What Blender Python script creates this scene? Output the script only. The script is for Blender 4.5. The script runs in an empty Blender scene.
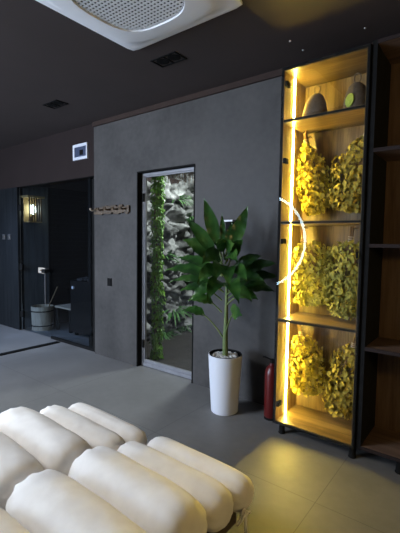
import bpy, bmesh, math, random
from math import sin, cos, pi, radians, sqrt
from mathutils import Vector, Matrix, noise

random.seed(7)
S = bpy.context.scene
COL = S.collection

# ------------------------------------------------------------------ camera
CAM_F, CAM_YAW, CAM_PITCH, CAM_ROLL, CAM_H = 385.0, radians(37.778), radians(3.907), radians(0.777), 1.40
fw = Vector((-sin(CAM_YAW) * cos(CAM_PITCH), cos(CAM_YAW) * cos(CAM_PITCH), -sin(CAM_PITCH)))
_r = Vector((cos(CAM_YAW), sin(CAM_YAW), 0)); _u = _r.cross(fw)
rt = _r * cos(CAM_ROLL) + _u * sin(CAM_ROLL); up = -_r * sin(CAM_ROLL) + _u * cos(CAM_ROLL)
cd = bpy.data.cameras.new('camera'); cam = bpy.data.objects.new('camera', cd); COL.objects.link(cam)
cd.sensor_fit = 'VERTICAL'; cd.sensor_height = 36.0; cd.lens = 36.0 * CAM_F / 533.0
cd.clip_start = 0.02
M = Matrix((rt, up, -fw)).transposed().to_4x4(); M.translation = (0, 0, CAM_H)
cam.matrix_world = M
S.camera = cam

# ------------------------------------------------------------------ world, daylight, exposure
w = bpy.data.worlds.new('world'); S.world = w; w.use_nodes = True
w.node_tree.nodes['Background'].inputs[0].default_value = (0.55, 0.68, 1.0, 1)
w.node_tree.nodes['Background'].inputs[1].default_value = 0.6
S.view_settings.view_transform = 'Standard'; S.view_settings.look = 'None'
S.view_settings.gamma = 1.0; S.view_settings.use_curve_mapping = False
S.view_settings.exposure = 0.0

def area(name, loc, target, sx, sy, power, color, spread=180):
    l = bpy.data.lights.new(name, 'AREA'); l.shape = 'RECTANGLE'; l.size = sx; l.size_y = sy
    l.energy = power; l.color = color; l.spread = radians(spread)
    o = bpy.data.objects.new(name, l); COL.objects.link(o); o.location = loc
    o.rotation_euler = (Vector(target) - Vector(loc)).to_track_quat('-Z', 'Y').to_euler()
    return o
# daylight entering through the window in the back wall (behind the camera, to the left)
area('window_daylight', (-5.4, -2.93, 1.45), (-4.0, 2.0, 1.1), 1.8, 1.9, 350, (0.64, 0.77, 1.0))
# broad soft overhead fill, added to brighten the bolsters; the ceiling has no opening
area('overhead_fill', (-3.5, -0.3, 2.74), (-2.4, 0.9, 0.0), 1.3, 1.3, 180, (0.86, 0.91, 1.0))
# the planted niche has a cool plant light at its ceiling
area('niche_plant_light', (-2.75, 4.1, 2.70), (-3.7, 4.1, 1.3), 0.3, 0.5, 88, (0.88, 0.97, 1.0))
# blue fill lamp without a fixture, added to brighten the floor by the sauna
area('sauna_floor_fill', (-6.3, 1.9, 2.6), (-5.2, 2.75, 0.0), 0.4, 0.4, 9, (0.42, 0.6, 1.0), 70)

# ------------------------------------------------------------------ helpers
def ray(x, y):
    return fw * CAM_F + rt * (x - 200) - up * (y - 266.5)
def at(x, y, Y):
    d = ray(x, y); return Vector((0, 0, CAM_H)) + d * (Y / d.y)
def atx(x, y, X):
    d = ray(x, y); return Vector((0, 0, CAM_H)) + d * (X / d.x)
def atz(x, y, Z):
    d = ray(x, y); return Vector((0, 0, CAM_H)) + d * ((Z - CAM_H) / d.z)

def tag(o, label=None, cat=None, group=None, kind=None):
    if label: o['label'] = label
    if cat: o['category'] = cat
    if group: o['group'] = group
    if kind: o['kind'] = kind
    return o
def empty(name, loc, label, cat, group=None):
    o = bpy.data.objects.new(name, None); COL.objects.link(o); o.location = loc
    o.empty_display_size = 0.05
    return tag(o, label, cat, group)

class MB:
    """collects shapes in world coordinates; build() links them as one mesh object"""
    def __init__(s): s.b = bmesh.new()
    def box(s, x0, x1, y0, y1, z0, z1, bev=0.0, seg=2):
        t = bmesh.new(); bmesh.ops.create_cube(t, size=1)
        for v in t.verts:
            v.co = ((x0 + x1) / 2 + v.co.x * (x1 - x0), (y0 + y1) / 2 + v.co.y * (y1 - y0), (z0 + z1) / 2 + v.co.z * (z1 - z0))
        if bev > 0:
            bmesh.ops.bevel(t, geom=t.edges[:], offset=bev, segments=seg, profile=0.5, affect='EDGES')
        return s.merge(t)
    def merge(s, t, mat=None):
        if mat is not None: bmesh.ops.transform(t, matrix=mat, verts=t.verts)
        m = bpy.data.meshes.new('tmp'); t.to_mesh(m); t.free(); s.b.from_mesh(m); bpy.data.meshes.remove(m)
        return s
    def tube(s, pts, r, n=10, caps=True):
        pts = [Vector(p) for p in pts]
        rr = r if isinstance(r, (list, tuple)) else [r] * len(pts)
        rings = []; prev = None
        for i, p in enumerate(pts):
            d = (pts[min(i + 1, len(pts) - 1)] - pts[max(i - 1, 0)])
            if d.length < 1e-9: d = Vector((0, 0, 1))
            d.normalize()
            if prev is None:
                a = Vector((1, 0, 0)) if abs(d.x) < 0.9 else Vector((0, 1, 0))
                e1 = (a - d * a.dot(d)).normalized()
            else:
                e1 = (prev - d * prev.dot(d)).normalized()
            prev = e1; e2 = d.cross(e1)
            rings.append([s.b.verts.new(p + (e1 * cos(2 * pi * k / n) + e2 * sin(2 * pi * k / n)) * rr[i]) for k in range(n)])
        for a, b in zip(rings, rings[1:]):
            for k in range(n):
                s.b.faces.new((a[k], a[(k + 1) % n], b[(k + 1) % n], b[k]))
        if caps:
            s.b.faces.new(rings[0][::-1]); s.b.faces.new(rings[-1])
        return s
    def torus(s, c, R, r, axis='Y', N=64, n=10):
        c = Vector(c); rings = []
        for i in range(N):
            t = 2 * pi * i / N
            if axis == 'Y': e = Vector((cos(t), 0, sin(t))); f = Vector((0, 1, 0))
            elif axis == 'Z': e = Vector((cos(t), sin(t), 0)); f = Vector((0, 0, 1))
            else: e = Vector((0, cos(t), sin(t))); f = Vector((1, 0, 0))
            rings.append([s.b.verts.new(c + e * (R + r * cos(2 * pi * k / n)) + f * r * sin(2 * pi * k / n)) for k in range(n)])
        for i in range(N):
            a, b = rings[i], rings[(i + 1) % N]
            for k in range(n):
                s.b.faces.new((a[k], a[(k + 1) % n], b[(k + 1) % n], b[k]))
        return s
    def lathe(s, prof, c=(0, 0, 0), n=48, mat=None):
        c = Vector(c); t = bmesh.new(); rings = []
        for r, z in prof:
            if r < 1e-6: rings.append([t.verts.new(c + Vector((0, 0, z)))])
            else: rings.append([t.verts.new(c + Vector((r * cos(2 * pi * k / n), r * sin(2 * pi * k / n), z))) for k in range(n)])
        for a, b in zip(rings, rings[1:]):
            for k in range(n):
                k2 = (k + 1) % n
                if len(a) == 1 and len(b) == 1: continue
                if len(a) == 1: t.faces.new((a[0], b[k2], b[k]))
                elif len(b) == 1: t.faces.new((a[k], a[k2], b[0]))
                else: t.faces.new((a[k], a[k2], b[k2], b[k]))
        return s.merge(t, mat)
    def poly(s, pts):
        return s.b.faces.new([s.b.verts.new(Vector(p)) for p in pts])
    def build(s, name, mat, parent=None, smooth=False, angle=None):
        bmesh.ops.recalc_face_normals(s.b, faces=s.b.faces)
        me = bpy.data.meshes.new(name); s.b.to_mesh(me); s.b.free()
        me.materials.append(mat)
        if smooth:
            for p in me.polygons: p.use_smooth = True
            if angle: me.set_sharp_from_angle(angle=radians(angle))
        o = bpy.data.objects.new(name, me); COL.objects.link(o)
        if parent is not None:
            o.parent = parent
            q = parent; off = Vector((0, 0, 0))
            if q.type == 'EMPTY' or q.parent is not None or q.location.length > 0:
                off = Vector((0, 0, 0))
                while q is not None:
                    off += q.location; q = q.parent
            o.location = (0, 0, 0)
            me.transform(Matrix.Translation(-off))
        return o
def thing_mesh(mb, name, mat, label, cat, group=None, smooth=False, angle=None, kind=None):
    return tag(mb.build(name, mat, None, smooth, angle), label, cat, group, kind)

# ------------------------------------------------------------------ materials
class NT:
    def __init__(s, name):
        s.m = bpy.data.materials.new(name); s.m.use_nodes = True; s.t = s.m.node_tree
        s.t.nodes.clear()
        s.out = s.t.nodes.new('ShaderNodeOutputMaterial')
    def n(s, typ, **kw):
        x = s.t.nodes.new('ShaderNode' + typ)
        for k, v in kw.items(): setattr(x, k, v)
        return x
    def l(s, a, b): s.t.links.new(a, b)
def ramp(nt, fac, stops):
    r = nt.n('ValToRGB'); e = r.color_ramp.elements
    while len(e) < len(stops): e.new(0.5)
    for el, (p, c) in zip(e, stops): el.position = p; el.color = (*c, 1)
    nt.l(fac, r.inputs[0]); return r.outputs[0]
def coords(nt, scale=(1, 1, 1), rot=(0, 0, 0)):
    g = nt.n('NewGeometry'); mp = nt.n('Mapping'); mp.inputs['Scale'].default_value = scale; mp.inputs['Rotation'].default_value = rot
    nt.l(g.outputs['Position'], mp.inputs[0]); return mp.outputs[0]
def noise_mat(name, c0, c1, scale=6, rough=0.6, bump=0.1, stretch=(1, 1, 1), detail=6, spec=0.5, metal=0, mid=(0.3, 0.7), bdist=0.01, sheen=0, sss=None, transl=0):
    nt = NT(name); p = nt.n('BsdfPrincipled'); nt.l(p.outputs[0], nt.out.inputs[0])
    v = coords(nt, stretch); nz = nt.n('TexNoise'); nz.inputs['Scale'].default_value = scale; nz.inputs['Detail'].default_value = detail
    nt.l(v, nz.inputs['Vector'])
    nt.l(ramp(nt, nz.outputs[0], [(mid[0], c0), (mid[1], c1)]), p.inputs['Base Color'])
    p.inputs['Roughness'].default_value = rough; p.inputs['Metallic'].default_value = metal
    p.inputs['Specular IOR Level'].default_value = spec
    if sheen: p.inputs['Sheen Weight'].default_value = sheen
    if bump:
        b = nt.n('Bump'); b.inputs['Strength'].default_value = bump; b.inputs['Distance'].default_value = bdist
        nt.l(nz.outputs[0], b.inputs['Height']); nt.l(b.outputs[0], p.inputs['Normal'])
    if transl:
        tr = nt.n('BsdfTranslucent'); tr.inputs[0].default_value = (*[min(1, x * 1.4) for x in c1], 1)
        mx = nt.n('MixShader'); mx.inputs[0].default_value = transl
        nt.l(p.outputs[0], mx.inputs[1]); nt.l(tr.outputs[0], mx.inputs[2]); nt.l(mx.outputs[0], nt.out.inputs[0])
    return nt.m
def emis(name, color, strength):
    nt = NT(name); e = nt.n('Emission'); e.inputs[0].default_value = (*color, 1); e.inputs[1].default_value = strength
    nt.l(e.outputs[0], nt.out.inputs[0]); return nt.m
def glass_mat(name, tint=(1, 1, 1), ior=1.5, rough=0.0):
    nt = NT(name); f = nt.n('Fresnel'); f.inputs[0].default_value = ior
    t = nt.n('BsdfTransparent'); t.inputs[0].default_value = (*tint, 1)
    g = nt.n('BsdfGlossy'); g.inputs['Roughness'].default_value = rough
    gm = nt.n('NewGeometry'); k = nt.n('Math', operation='SUBTRACT'); k.inputs[0].default_value = 1.0; nt.l(gm.outputs['Backfacing'], k.inputs[1])
    q = nt.n('Math', operation='MULTIPLY'); nt.l(f.outputs[0], q.inputs[0]); nt.l(k.outputs[0], q.inputs[1])   # reflect only where light enters the pane
    m = nt.n('MixShader'); nt.l(q.outputs[0], m.inputs[0]); nt.l(t.outputs[0], m.inputs[1]); nt.l(g.outputs[0], m.inputs[2])
    nt.l(m.outputs[0], nt.out.inputs[0]); return nt.m
def wood_mat(name, c0, c1, c2, axis='Z', scale=1.0, rough=0.45, spec=0.4):
    """grain runs along axis"""
    nt = NT(name); p = nt.n('BsdfPrincipled'); nt.l(p.outputs[0], nt.out.inputs[0])
    st = {'Z': (14, 14, 0.9), 'X': (0.9, 14, 14), 'Y': (14, 0.9, 14)}[axis]
    v = coords(nt, tuple(a * scale for a in st))
    n1 = nt.n('TexNoise'); n1.inputs['Scale'].default_value = 1.6; n1.inputs['Detail'].default_value = 8; n1.inputs['Distortion'].default_value = 0.6
    nt.l(v, n1.inputs['Vector'])
    v2 = coords(nt, tuple(a * scale * 5 for a in st))
    n2 = nt.n('TexNoise'); n2.inputs['Scale'].default_value = 2.0; n2.inputs['Detail'].default_value = 4; nt.l(v2, n2.inputs['Vector'])
    mx = nt.n('Math', operation='MULTIPLY_ADD'); mx.inputs[1].default_value = 0.35; nt.l(n2.outputs[0], mx.inputs[0]); 
    m0 = nt.n('Math', operation='MULTIPLY'); m0.inputs[1].default_value = 0.75; nt.l(n1.outputs[0], m0.inputs[0]); nt.l(m0.outputs[0], mx.inputs[2])
    nt.l(ramp(nt, mx.outputs[0], [(0.38, c0), (0.53, c1), (0.68, c2)]), p.inputs['Base Color'])
    p.inputs['Roughness'].default_value = rough; p.inputs['Specular IOR Level'].default_value = spec
    b = nt.n('Bump'); b.inputs['Strength'].default_value = 0.08; b.inputs['Distance'].default_value = 0.004
    nt.l(mx.outputs[0], b.inputs['Height']); nt.l(b.outputs[0], p.inputs['Normal'])
    return nt.m
def joint_mask(nt, sep_out, period, offset, width):
    """1 on the joint line of a coordinate"""
    a = nt.n('Math', operation='SUBTRACT'); nt.l(sep_out, a.inputs[0]); a.inputs[1].default_value = offset - period / 2
    b = nt.n('Math', operation='FLOORED_MODULO'); nt.l(a.outputs[0], b.inputs[0]); b.inputs[1].default_value = period
    c = nt.n('Math', operation='SUBTRACT'); nt.l(b.outputs[0], c.inputs[0]); c.inputs[1].default_value = period / 2
    d = nt.n('Math', operation='ABSOLUTE'); nt.l(c.outputs[0], d.inputs[0])
    e = nt.n('Math', operation='LESS_THAN'); nt.l(d.outputs[0], e.inputs[0]); e.inputs[1].default_value = width / 2
    return e.outputs[0]
def tile_mat(name, c0, c1, cj, axes, periods, offsets, width, rough, noise_scale, spec=0.5, bump=0.05, rvar=0.1, jmix=0.8):
    nt = NT(name); p = nt.n('BsdfPrincipled'); nt.l(p.outputs[0], nt.out.inputs[0])
    g = nt.n('NewGeometry'); sp = nt.n('SeparateXYZ'); nt.l(g.outputs['Position'], sp.inputs[0])
    n1 = nt.n('TexNoise'); n1.inputs['Scale'].default_value = noise_scale; n1.inputs['Detail'].default_value = 9; n1.inputs['Roughness'].default_value = 0.62
    nt.l(g.outputs['Position'], n1.inputs['Vector'])
    n2 = nt.n('TexNoise'); n2.inputs['Scale'].default_value = noise_scale * 9; n2.inputs['Detail'].default_value = 4
    nt.l(g.outputs['Position'], n2.inputs['Vector'])
    am = nt.n('Math', operation='MULTIPLY_ADD'); am.inputs[1].default_value = 0.3; nt.l(n2.outputs[0], am.inputs[0])
    a0 = nt.n('Math', operation='MULTIPLY'); a0.inputs[1].default_value = 0.7; nt.l(n1.outputs[0], a0.inputs[0]); nt.l(a0.outputs[0], am.inputs[2])
    base = ramp(nt, am.outputs[0], [(0.33, c0), (0.67, c1)])
    j = None
    for a, pe, of in zip(axes, periods, offsets):
        k = joint_mask(nt, sp.outputs[a], pe, of, width)
        if j is None: j = k
        else:
            mm = nt.n('Math', operation='MAXIMUM'); nt.l(j, mm.inputs[0]); nt.l(k, mm.inputs[1]); j = mm.outputs[0]
    jm = nt.n('Math', operation='MULTIPLY'); nt.l(j, jm.inputs[0]); jm.inputs[1].default_value = jmix
    mx = nt.n('Mix', data_type='RGBA'); nt.l(jm.outputs[0], mx.inputs['Factor']); nt.l(base, mx.inputs['A']); mx.inputs['B'].default_value = (*cj, 1)
    nt.l(mx.outputs['Result'], p.inputs['Base Color'])
    rr = nt.n('MapRange'); nt.l(am.outputs[0], rr.inputs[0]); rr.inputs[1].default_value = 0.3; rr.inputs[2].default_value = 0.7
    rr.inputs[3].default_value = rough - rvar; rr.inputs[4].default_value = rough + rvar; nt.l(rr.outputs[0], p.inputs['Roughness'])
    p.inputs['Specular IOR Level'].default_value = spec
    hs = nt.n('Math', operation='SUBTRACT'); nt.l(am.outputs[0], hs.inputs[0]); nt.l(j, hs.inputs[1])
    b = nt.n('Bump'); b.inputs['Strength'].default_value = bump; b.inputs['Distance'].default_value = 0.006
    nt.l(hs.outputs[0], b.inputs['Height']); nt.l(b.outputs[0], p.inputs['Normal'])
    return nt.m

m_conc = tile_mat('concrete_wall_tile', (0.031, 0.0285, 0.0265), (0.073, 0.068, 0.064), (0.05, 0.05, 0.05), ('X', 'Z'), (1.2, 1.2), (-3.62, 1.13), 0.004, 0.62, 2.2, spec=0.3, jmix=0.5)
m_floor = tile_mat('grey_floor_tile', (0.13, 0.128, 0.124), (0.195, 0.191, 0.185), (0.06, 0.06, 0.06), ('X', 'Y'), (1.2, 1.2), (-0.71, 1.955), 0.004, 0.52, 1.8, spec=0.5, bump=0.03, jmix=0.7)
m_ceil = noise_mat('dark_ceiling_paint', (0.046, 0.033, 0.030), (0.052, 0.037, 0.034), 3, 0.75, 0.02)
m_header = noise_mat('brown_header_paint', (0.021, 0.0145, 0.0135), (0.024, 0.0165, 0.0155), 3, 0.85, 0.02, spec=0.15)
m_trim = noise_mat('brown_wood_trim', (0.036, 0.024, 0.020), (0.046, 0.031, 0.026), 6, 0.85, 0.03, spec=0.1)
m_plain = noise_mat('neutral_plaster', (0.07, 0.066, 0.064), (0.085, 0.08, 0.077), 3, 0.8, 0.02)
m_alu = noise_mat('silver_aluminium', (0.19, 0.19, 0.205), (0.23, 0.23, 0.245), 10, 0.45, 0.0, metal=0.1)
m_black = noise_mat('black_lacquer', (0.008, 0.008, 0.008), (0.012, 0.012, 0.012), 20, 0.8, 0.0, spec=0.06)
m_blackmat = noise_mat('matte_black', (0.008, 0.008, 0.008), (0.012, 0.012, 0.012), 20, 0.85, 0.0, spec=0.06)
m_glass = glass_mat('clear_glass', (0.97, 0.98, 0.97))
m_sglass = glass_mat('sauna_glass', (0.72, 0.77, 0.82), 1.45)
m_oakZ = wood_mat('oak_upright', (0.045, 0.027, 0.011), (0.11, 0.072, 0.030), (0.18, 0.125, 0.060), 'Z', rough=0.42)
m_oakX = wood_mat('oak_shelf', (0.045, 0.027, 0.011), (0.11, 0.072, 0.030), (0.18, 0.125, 0.060), 'X', rough=0.35)
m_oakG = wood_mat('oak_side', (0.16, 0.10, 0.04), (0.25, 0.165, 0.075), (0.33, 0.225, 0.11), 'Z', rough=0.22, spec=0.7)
m_darkwoodZ = wood_mat('dark_walnut', (0.085, 0.052, 0.036), (0.135, 0.084, 0.057), (0.18, 0.113, 0.077), 'Z')
m_darkwoodX = wood_mat('dark_walnut_shelf', (0.085, 0.052, 0.036), (0.135, 0.084, 0.057), (0.18, 0.113, 0.077), 'X')
m_led = emis('warm_led', (1.0, 0.72, 0.125), 440)
m_ring = emis('cool_ring_led', (0.55, 0.80, 1.0), 26)
m_white = noise_mat('white_plastic', (0.86, 0.86, 0.88), (0.90, 0.90, 0.92), 8, 0.42, 0.0)
m_grille = noise_mat('grille_plastic', (0.74, 0.74, 0.75), (0.78, 0.78, 0.79), 8, 0.5, 0.0)
m_gap = noise_mat('grille_shadow_cavity', (0.045, 0.045, 0.048), (0.06, 0.06, 0.064), 8, 0.8, 0.0)
m_pot = noise_mat('white_ceramic', (0.62, 0.64, 0.70), (0.68, 0.70, 0.75), 3, 0.45, 0.01)
m_pebble = noise_mat('white_pebbles', (0.45, 0.45, 0.45), (0.75, 0.75, 0.74), 40, 0.7, 0.0)
m_red = noise_mat('red_enamel', (0.085, 0.005, 0.005), (0.105, 0.007, 0.006), 5, 0.35, 0.0)
m_fabric = noise_mat('white_cotton', (0.80, 0.75, 0.69), (0.89, 0.845, 0.78), 14, 0.85, 0.16, detail=3, spec=0.15, bdist=0.012, sheen=0.15)
m_felt = noise_mat('grey_brown_felt', (0.09, 0.068, 0.048), (0.14, 0.108, 0.078), 60, 0.95, 0.3, spec=0.1, bdist=0.003)
m_leafemb = noise_mat('green_felt', (0.28, 0.36, 0.06), (0.36, 0.44, 0.09), 60, 0.9, 0.2, spec=0.1, bdist=0.002)
m_twig = noise_mat('brown_twig', (0.12, 0.075, 0.035), (0.19, 0.12, 0.06), 40, 0.8, 0.2)

def leaf_mat(name, c0, c1, c2, rough=0.4, spec=0.5, scale=7, transl=0.15):
    nt = NT(name); p = nt.n('BsdfPrincipled')
    v = coords(nt); nz = nt.n('TexNoise'); nz.inputs['Scale'].default_value = scale; nz.inputs['Detail'].default_value = 3; nt.l(v, nz.inputs[0])
    c = ramp(nt, nz.outputs[0], [(0.3, c0), (0.5, c1), (0.72, c2)]); nt.l(c, p.inputs['Base Color'])
    p.inputs['Roughness'].default_value = rough; p.inputs['Specular IOR Level'].default_value = spec
    tr = nt.n('BsdfTranslucent'); nt.l(c, tr.inputs[0]); mx = nt.n('MixShader'); mx.inputs[0].default_value = transl
    nt.l(p.outputs[0], mx.inputs[1]); nt.l(tr.outputs[0], mx.inputs[2]); nt.l(mx.outputs[0], nt.out.inputs[0])
    return nt.m
m_leaf = leaf_mat('broad_green_leaf', (0.012, 0.040, 0.010), (0.028, 0.085, 0.016), (0.08, 0.16, 0.03), 0.28)
m_stem = noise_mat('green_stem', (0.07, 0.12, 0.03), (0.15, 0.18, 0.055), 20, 0.6, 0.1)
m_ivy = leaf_mat('ivy_leaf', (0.10, 0.24, 0.03), (0.20, 0.42, 0.05), (0.34, 0.55, 0.10), 0.45, scale=14)
m_fern = leaf_mat('fern_leaf', (0.05, 0.14, 0.04), (0.10, 0.24, 0.07), (0.20, 0.36, 0.14), 0.4, scale=10)
m_dryA = leaf_mat('dried_birch_leaf', (0.26, 0.21, 0.03), (0.40, 0.33, 0.05), (0.55, 0.46, 0.09), 0.7, 0.2, scale=18, transl=0.2)
m_dryB = leaf_mat('dried_oak_leaf', (0.20, 0.16, 0.03), (0.34, 0.28, 0.05), (0.50, 0.42, 0.09), 0.7, 0.2, scale=18, transl=0.2)
m_dryC = leaf_mat('dried_herb_leaf', (0.24, 0.23, 0.05), (0.38, 0.36, 0.08), (0.54, 0.51, 0.15), 0.7, 0.2, scale=18, transl=0.2)
m_rock = noise_mat('pale_limestone', (0.06, 0.06, 0.056), (0.37, 0.37, 0.355), 6, 0.85, 0.7, detail=10, mid=(0.36, 0.72), bdist=0.03, spec=0.2)
m_soil = noise_mat('dark_niche_soil', (0.020, 0.017, 0.014), (0.036, 0.030, 0.025), 9, 0.9, 0.4, bdist=0.02)
m_boards = wood_mat('grey_blue_boards', (0.085, 0.095, 0.105), (0.115, 0.127, 0.14), (0.15, 0.165, 0.18), 'Z', rough=0.75, spec=0.1)
m_panel = wood_mat('dark_panel_boards', (0.007, 0.0085, 0.010), (0.010, 0.012, 0.014), (0.014, 0.016, 0.018), 'Z', rough=0.8, spec=0.08)
m_bucket = wood_mat('pale_bucket_wood', (0.30, 0.25, 0.18), (0.42, 0.36, 0.27), (0.52, 0.45, 0.34), 'Z', scale=2)
m_blacktile = tile_mat('black_slat_tile', (0.010, 0.010, 0.011), (0.016, 0.016, 0.018), (0.03, 0.03, 0.034), ('Z', 'Y'), (0.075, 9.0), (0.0, 1.0), 0.008, 0.35, 3, jmix=0.8)
m_frame = wood_mat('dark_lounger_wood', (0.05, 0.032, 0.02), (0.08, 0.05, 0.032), (0.11, 0.07, 0.045), 'Y')
m_rack = wood_mat('carved_brown_wood', (0.045, 0.030, 0.018), (0.08, 0.055, 0.034), (0.13, 0.09, 0.055), 'X', scale=2)
m_tagwood = noise_mat('pale_tag_wood', (0.42, 0.36, 0.29), (0.50, 0.44, 0.36), 20, 0.7, 0.05)
m_brass = noise_mat('brass', (0.55, 0.38, 0.14), (0.62, 0.44, 0.18), 20, 0.3, 0.0, metal=1)
m_steel = noise_mat('brushed_steel', (0.48, 0.48, 0.49), (0.56, 0.56, 0.57), 30, 0.3, 0.0, metal=1)
m_bulb = emis('lantern_bulb', (0.95, 1.0, 0.80), 16)
m_lampwood = wood_mat('honey_lamp_wood', (0.30, 0.20, 0.08), (0.42, 0.29, 0.12), (0.52, 0.38, 0.18), 'Z', scale=2)

# ------------------------------------------------------------------ structure
D = 2.88; CH = 2.76; XR = 2.6; XL = -7.2; YB = -3.0
XC = -3.84                                    # left end of the concrete wall
DX0, DX1, DZ = -3.10, -2.305, 2.12             # glass door opening
def struct(mb, name, mat, label, cat, smooth=False):
    return thing_mesh(mb, name, mat, label, cat, kind='structure', smooth=smooth)
struct(MB().box(XL, XR, YB, D + 0.06, -0.1, 0.0), 'floor', m_floor, 'grey stone tiled floor of the room', 'floor')
struct(MB().box(XL, XR, YB, D + 0.14, CH, CH + 0.1), 'ceiling', m_ceil, 'dark brown painted ceiling', 'ceiling')
mb = MB(); mb.box(XC, DX0, D, D + 0.13, 0, CH); mb.box(DX1, XR, D, D + 0.13, 0, CH); mb.box(DX0, DX1, D, D + 0.13, DZ, CH)
struct(mb, 'wall_back', m_conc, 'grey concrete-look tiled wall around the glass garden door', 'wall')
struct(MB().box(XL, XC - 0.003, D + 0.012, D + 0.10, 2.15, CH), 'wall_header', m_header, 'dark brown wall band above the sauna glass', 'wall')
struct(MB().box(XL, -5.70, D + 0.012, D + 0.10, 0, 2.15), 'wall_panel', m_panel, 'dark grey boarded wall left of the sauna door', 'wall')
struct(MB().box(XR, XR + 0.1, YB, D, 0, CH), 'wall_right', m_plain, 'plain wall on the right', 'wall')
struct(MB().box(XL - 0.1, XL, YB, D, 0, CH), 'wall_left', m_plain, 'plain wall on the left', 'wall')
mb = MB(); mb.box(XL, -6.4, YB - 0.1, YB, 0, CH); mb.box(-4.4, XR, YB - 0.1, YB, 0, CH); mb.box(-6.4, -4.4, YB - 0.1, YB, 0, 0.4); mb.box(-6.4, -4.4, YB - 0.1, YB, 2.5, CH)
struct(mb, 'wall_front', m_plain, 'plain wall with the window behind the camera', 'wall')
struct(MB().box(XC - 0.002, XR, D - 0.022, D, CH - 0.05, CH), 'trim_1', m_trim, 'thin brown trim where the concrete wall meets the ceiling', 'trim')
# black floor profile running from the sauna glass towards the viewer
struct(MB().box(-4.67, -4.595, 0.6, D, 0, 0.012, 0.003), 'trim_2', m_blackmat, 'black floor threshold strip in front of the sauna', 'trim')

# glass garden door
dr = empty('door_1', (DX0, D, 0), 'silver framed glass door to the planted rock niche', 'door'); dr['kind'] = 'structure'
fy0, fy1 = D + 0.060, D + 0.113
fr = MB(); J = 0.040
fr.box(DX0 + 0.012, DX0 + J, fy0, fy1, 0.0, DZ - 0.012, 0.004); fr.box(DX1 - J, DX1 - 0.012, fy0, fy1, 0.0, DZ - 0.012, 0.004)
fr.box(DX0 + J, DX1 - J, fy0, fy1, DZ - 0.012 - 0.03, DZ - 0.012, 0.004); fr.box(DX0 + J, DX1 - J, fy0, fy1, 0.0, J, 0.004)
fr.build('door_frame', m_alu, dr)
lf = MB(); a, b = DX0 + J, DX1 - J; c, d = J, DZ - 0.012 - 0.03
for q in ((a, a + .012, c, d), (b - .012, b, c, d), (a + .012, b - .012, d - .012, d), (a + .012, b - .012, c, c + .03)):
    lf.box(q[0], q[1], fy0 + 0.01, fy1 - 0.012, q[2], q[3], 0.002)
lf.build('door_leaf_profile', m_alu, dr)
MB().box(a + .012, b - .012, fy0 + 0.022, fy0 + 0.03, c + .03, d - .012).build('glass_pane', m_glass, dr)
rv = MB()  # dark reveal lining
rv.box(DX0, DX0 + 0.012, D - 0.004, fy1, 0, DZ); rv.box(DX1 - 0.012, DX1, D - 0.004, fy1, 0, DZ); rv.box(DX0 + .012, DX1 - .012, D - 0.004, fy1, DZ - 0.012, DZ)
rv.build('reveal_lining', m_black, dr)
for z in (0.25, 1.85):
    MB().box(DX0 + 0.03, DX0 + J + 0.012, fy0 - 0.014, fy0 + 0.006, z - 0.045, z + 0.045, 0.004).build('hinge', m_blackmat, dr)

# niche behind the door
struct(MB().box(-4.05, -1.6, D + 0.06, 5.9, -0.1, 0.0), 'floor_niche', m_soil, 'dark earth floor of the planted niche', 'floor')
struct(MB().box(-4.05, -1.6, 5.8, 5.9, 0, CH), 'wall_niche', m_plain, 'end wall of the planted niche', 'wall')
struct(MB().box(-1.6, -1.5, D + 0.13, 5.9, 0, CH), 'wall_niche_right', m_plain, 'right wall of the planted niche', 'wall')
struct(MB().box(-4.15, -1.5, D + 0.13, 5.9, CH, CH + 0.1), 'ceiling_niche', m_ceil, 'dark ceiling of the planted niche', 'ceiling')
# rock wall (X about -3.9, facing +X)
t = bmesh.new(); NY, NZ = 150, 150; g = []
for i in range(NY + 1):
    row = []
    for j in range(NZ + 1):
        y = 3.03 + (5.78 - 3.03) * i / NY; z = 2.74 * j / NZ
        p = Vector((0, y * 2.6, z * 2.9))
        dd, pp = noise.voronoi(p + Vector((noise.noise(p * 1.3), noise.noise(p * 1.3 + Vector((5, 0, 0))), noise.noise(p * 1.3 + Vector((0, 9, 0))))) * 0.6)
        crack = min(1.0, (dd[1] - dd[0]) * 2.2)
        hgt = 0.20 * sqrt(max(crack, 0.0)) + 0.10 * noise.hetero_terrain(p * 2.2, 0.9, 2.1, 5, 0.6) * 0.75 + 0.035 * noise.turbulence(p * 5, 4, False) + 0.07 * noise.noise(pp[0] * 3.1)
        edge = min(1.0, (y - 3.03) * 6 + 0.25)
        row.append(t.verts.new((-4.03 + max(0.012, hgt * edge), y, z)))
    g.append(row)
for i in range(NY):
    for j in range(NZ):
        t.faces.new((g[i][j], g[i + 1][j], g[i + 1][j + 1], g[i][j + 1]))
mb = MB(); mb.merge(t); mb.box(-4.048, -4.025, 3.03, 5.78, 0, 2.74)
rock = thing_mesh(mb, 'rock_wall', m_rock, 'pale craggy stone wall behind the glass garden door', 'rock wall', smooth=True); rock['kind'] = 'structure'

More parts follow.
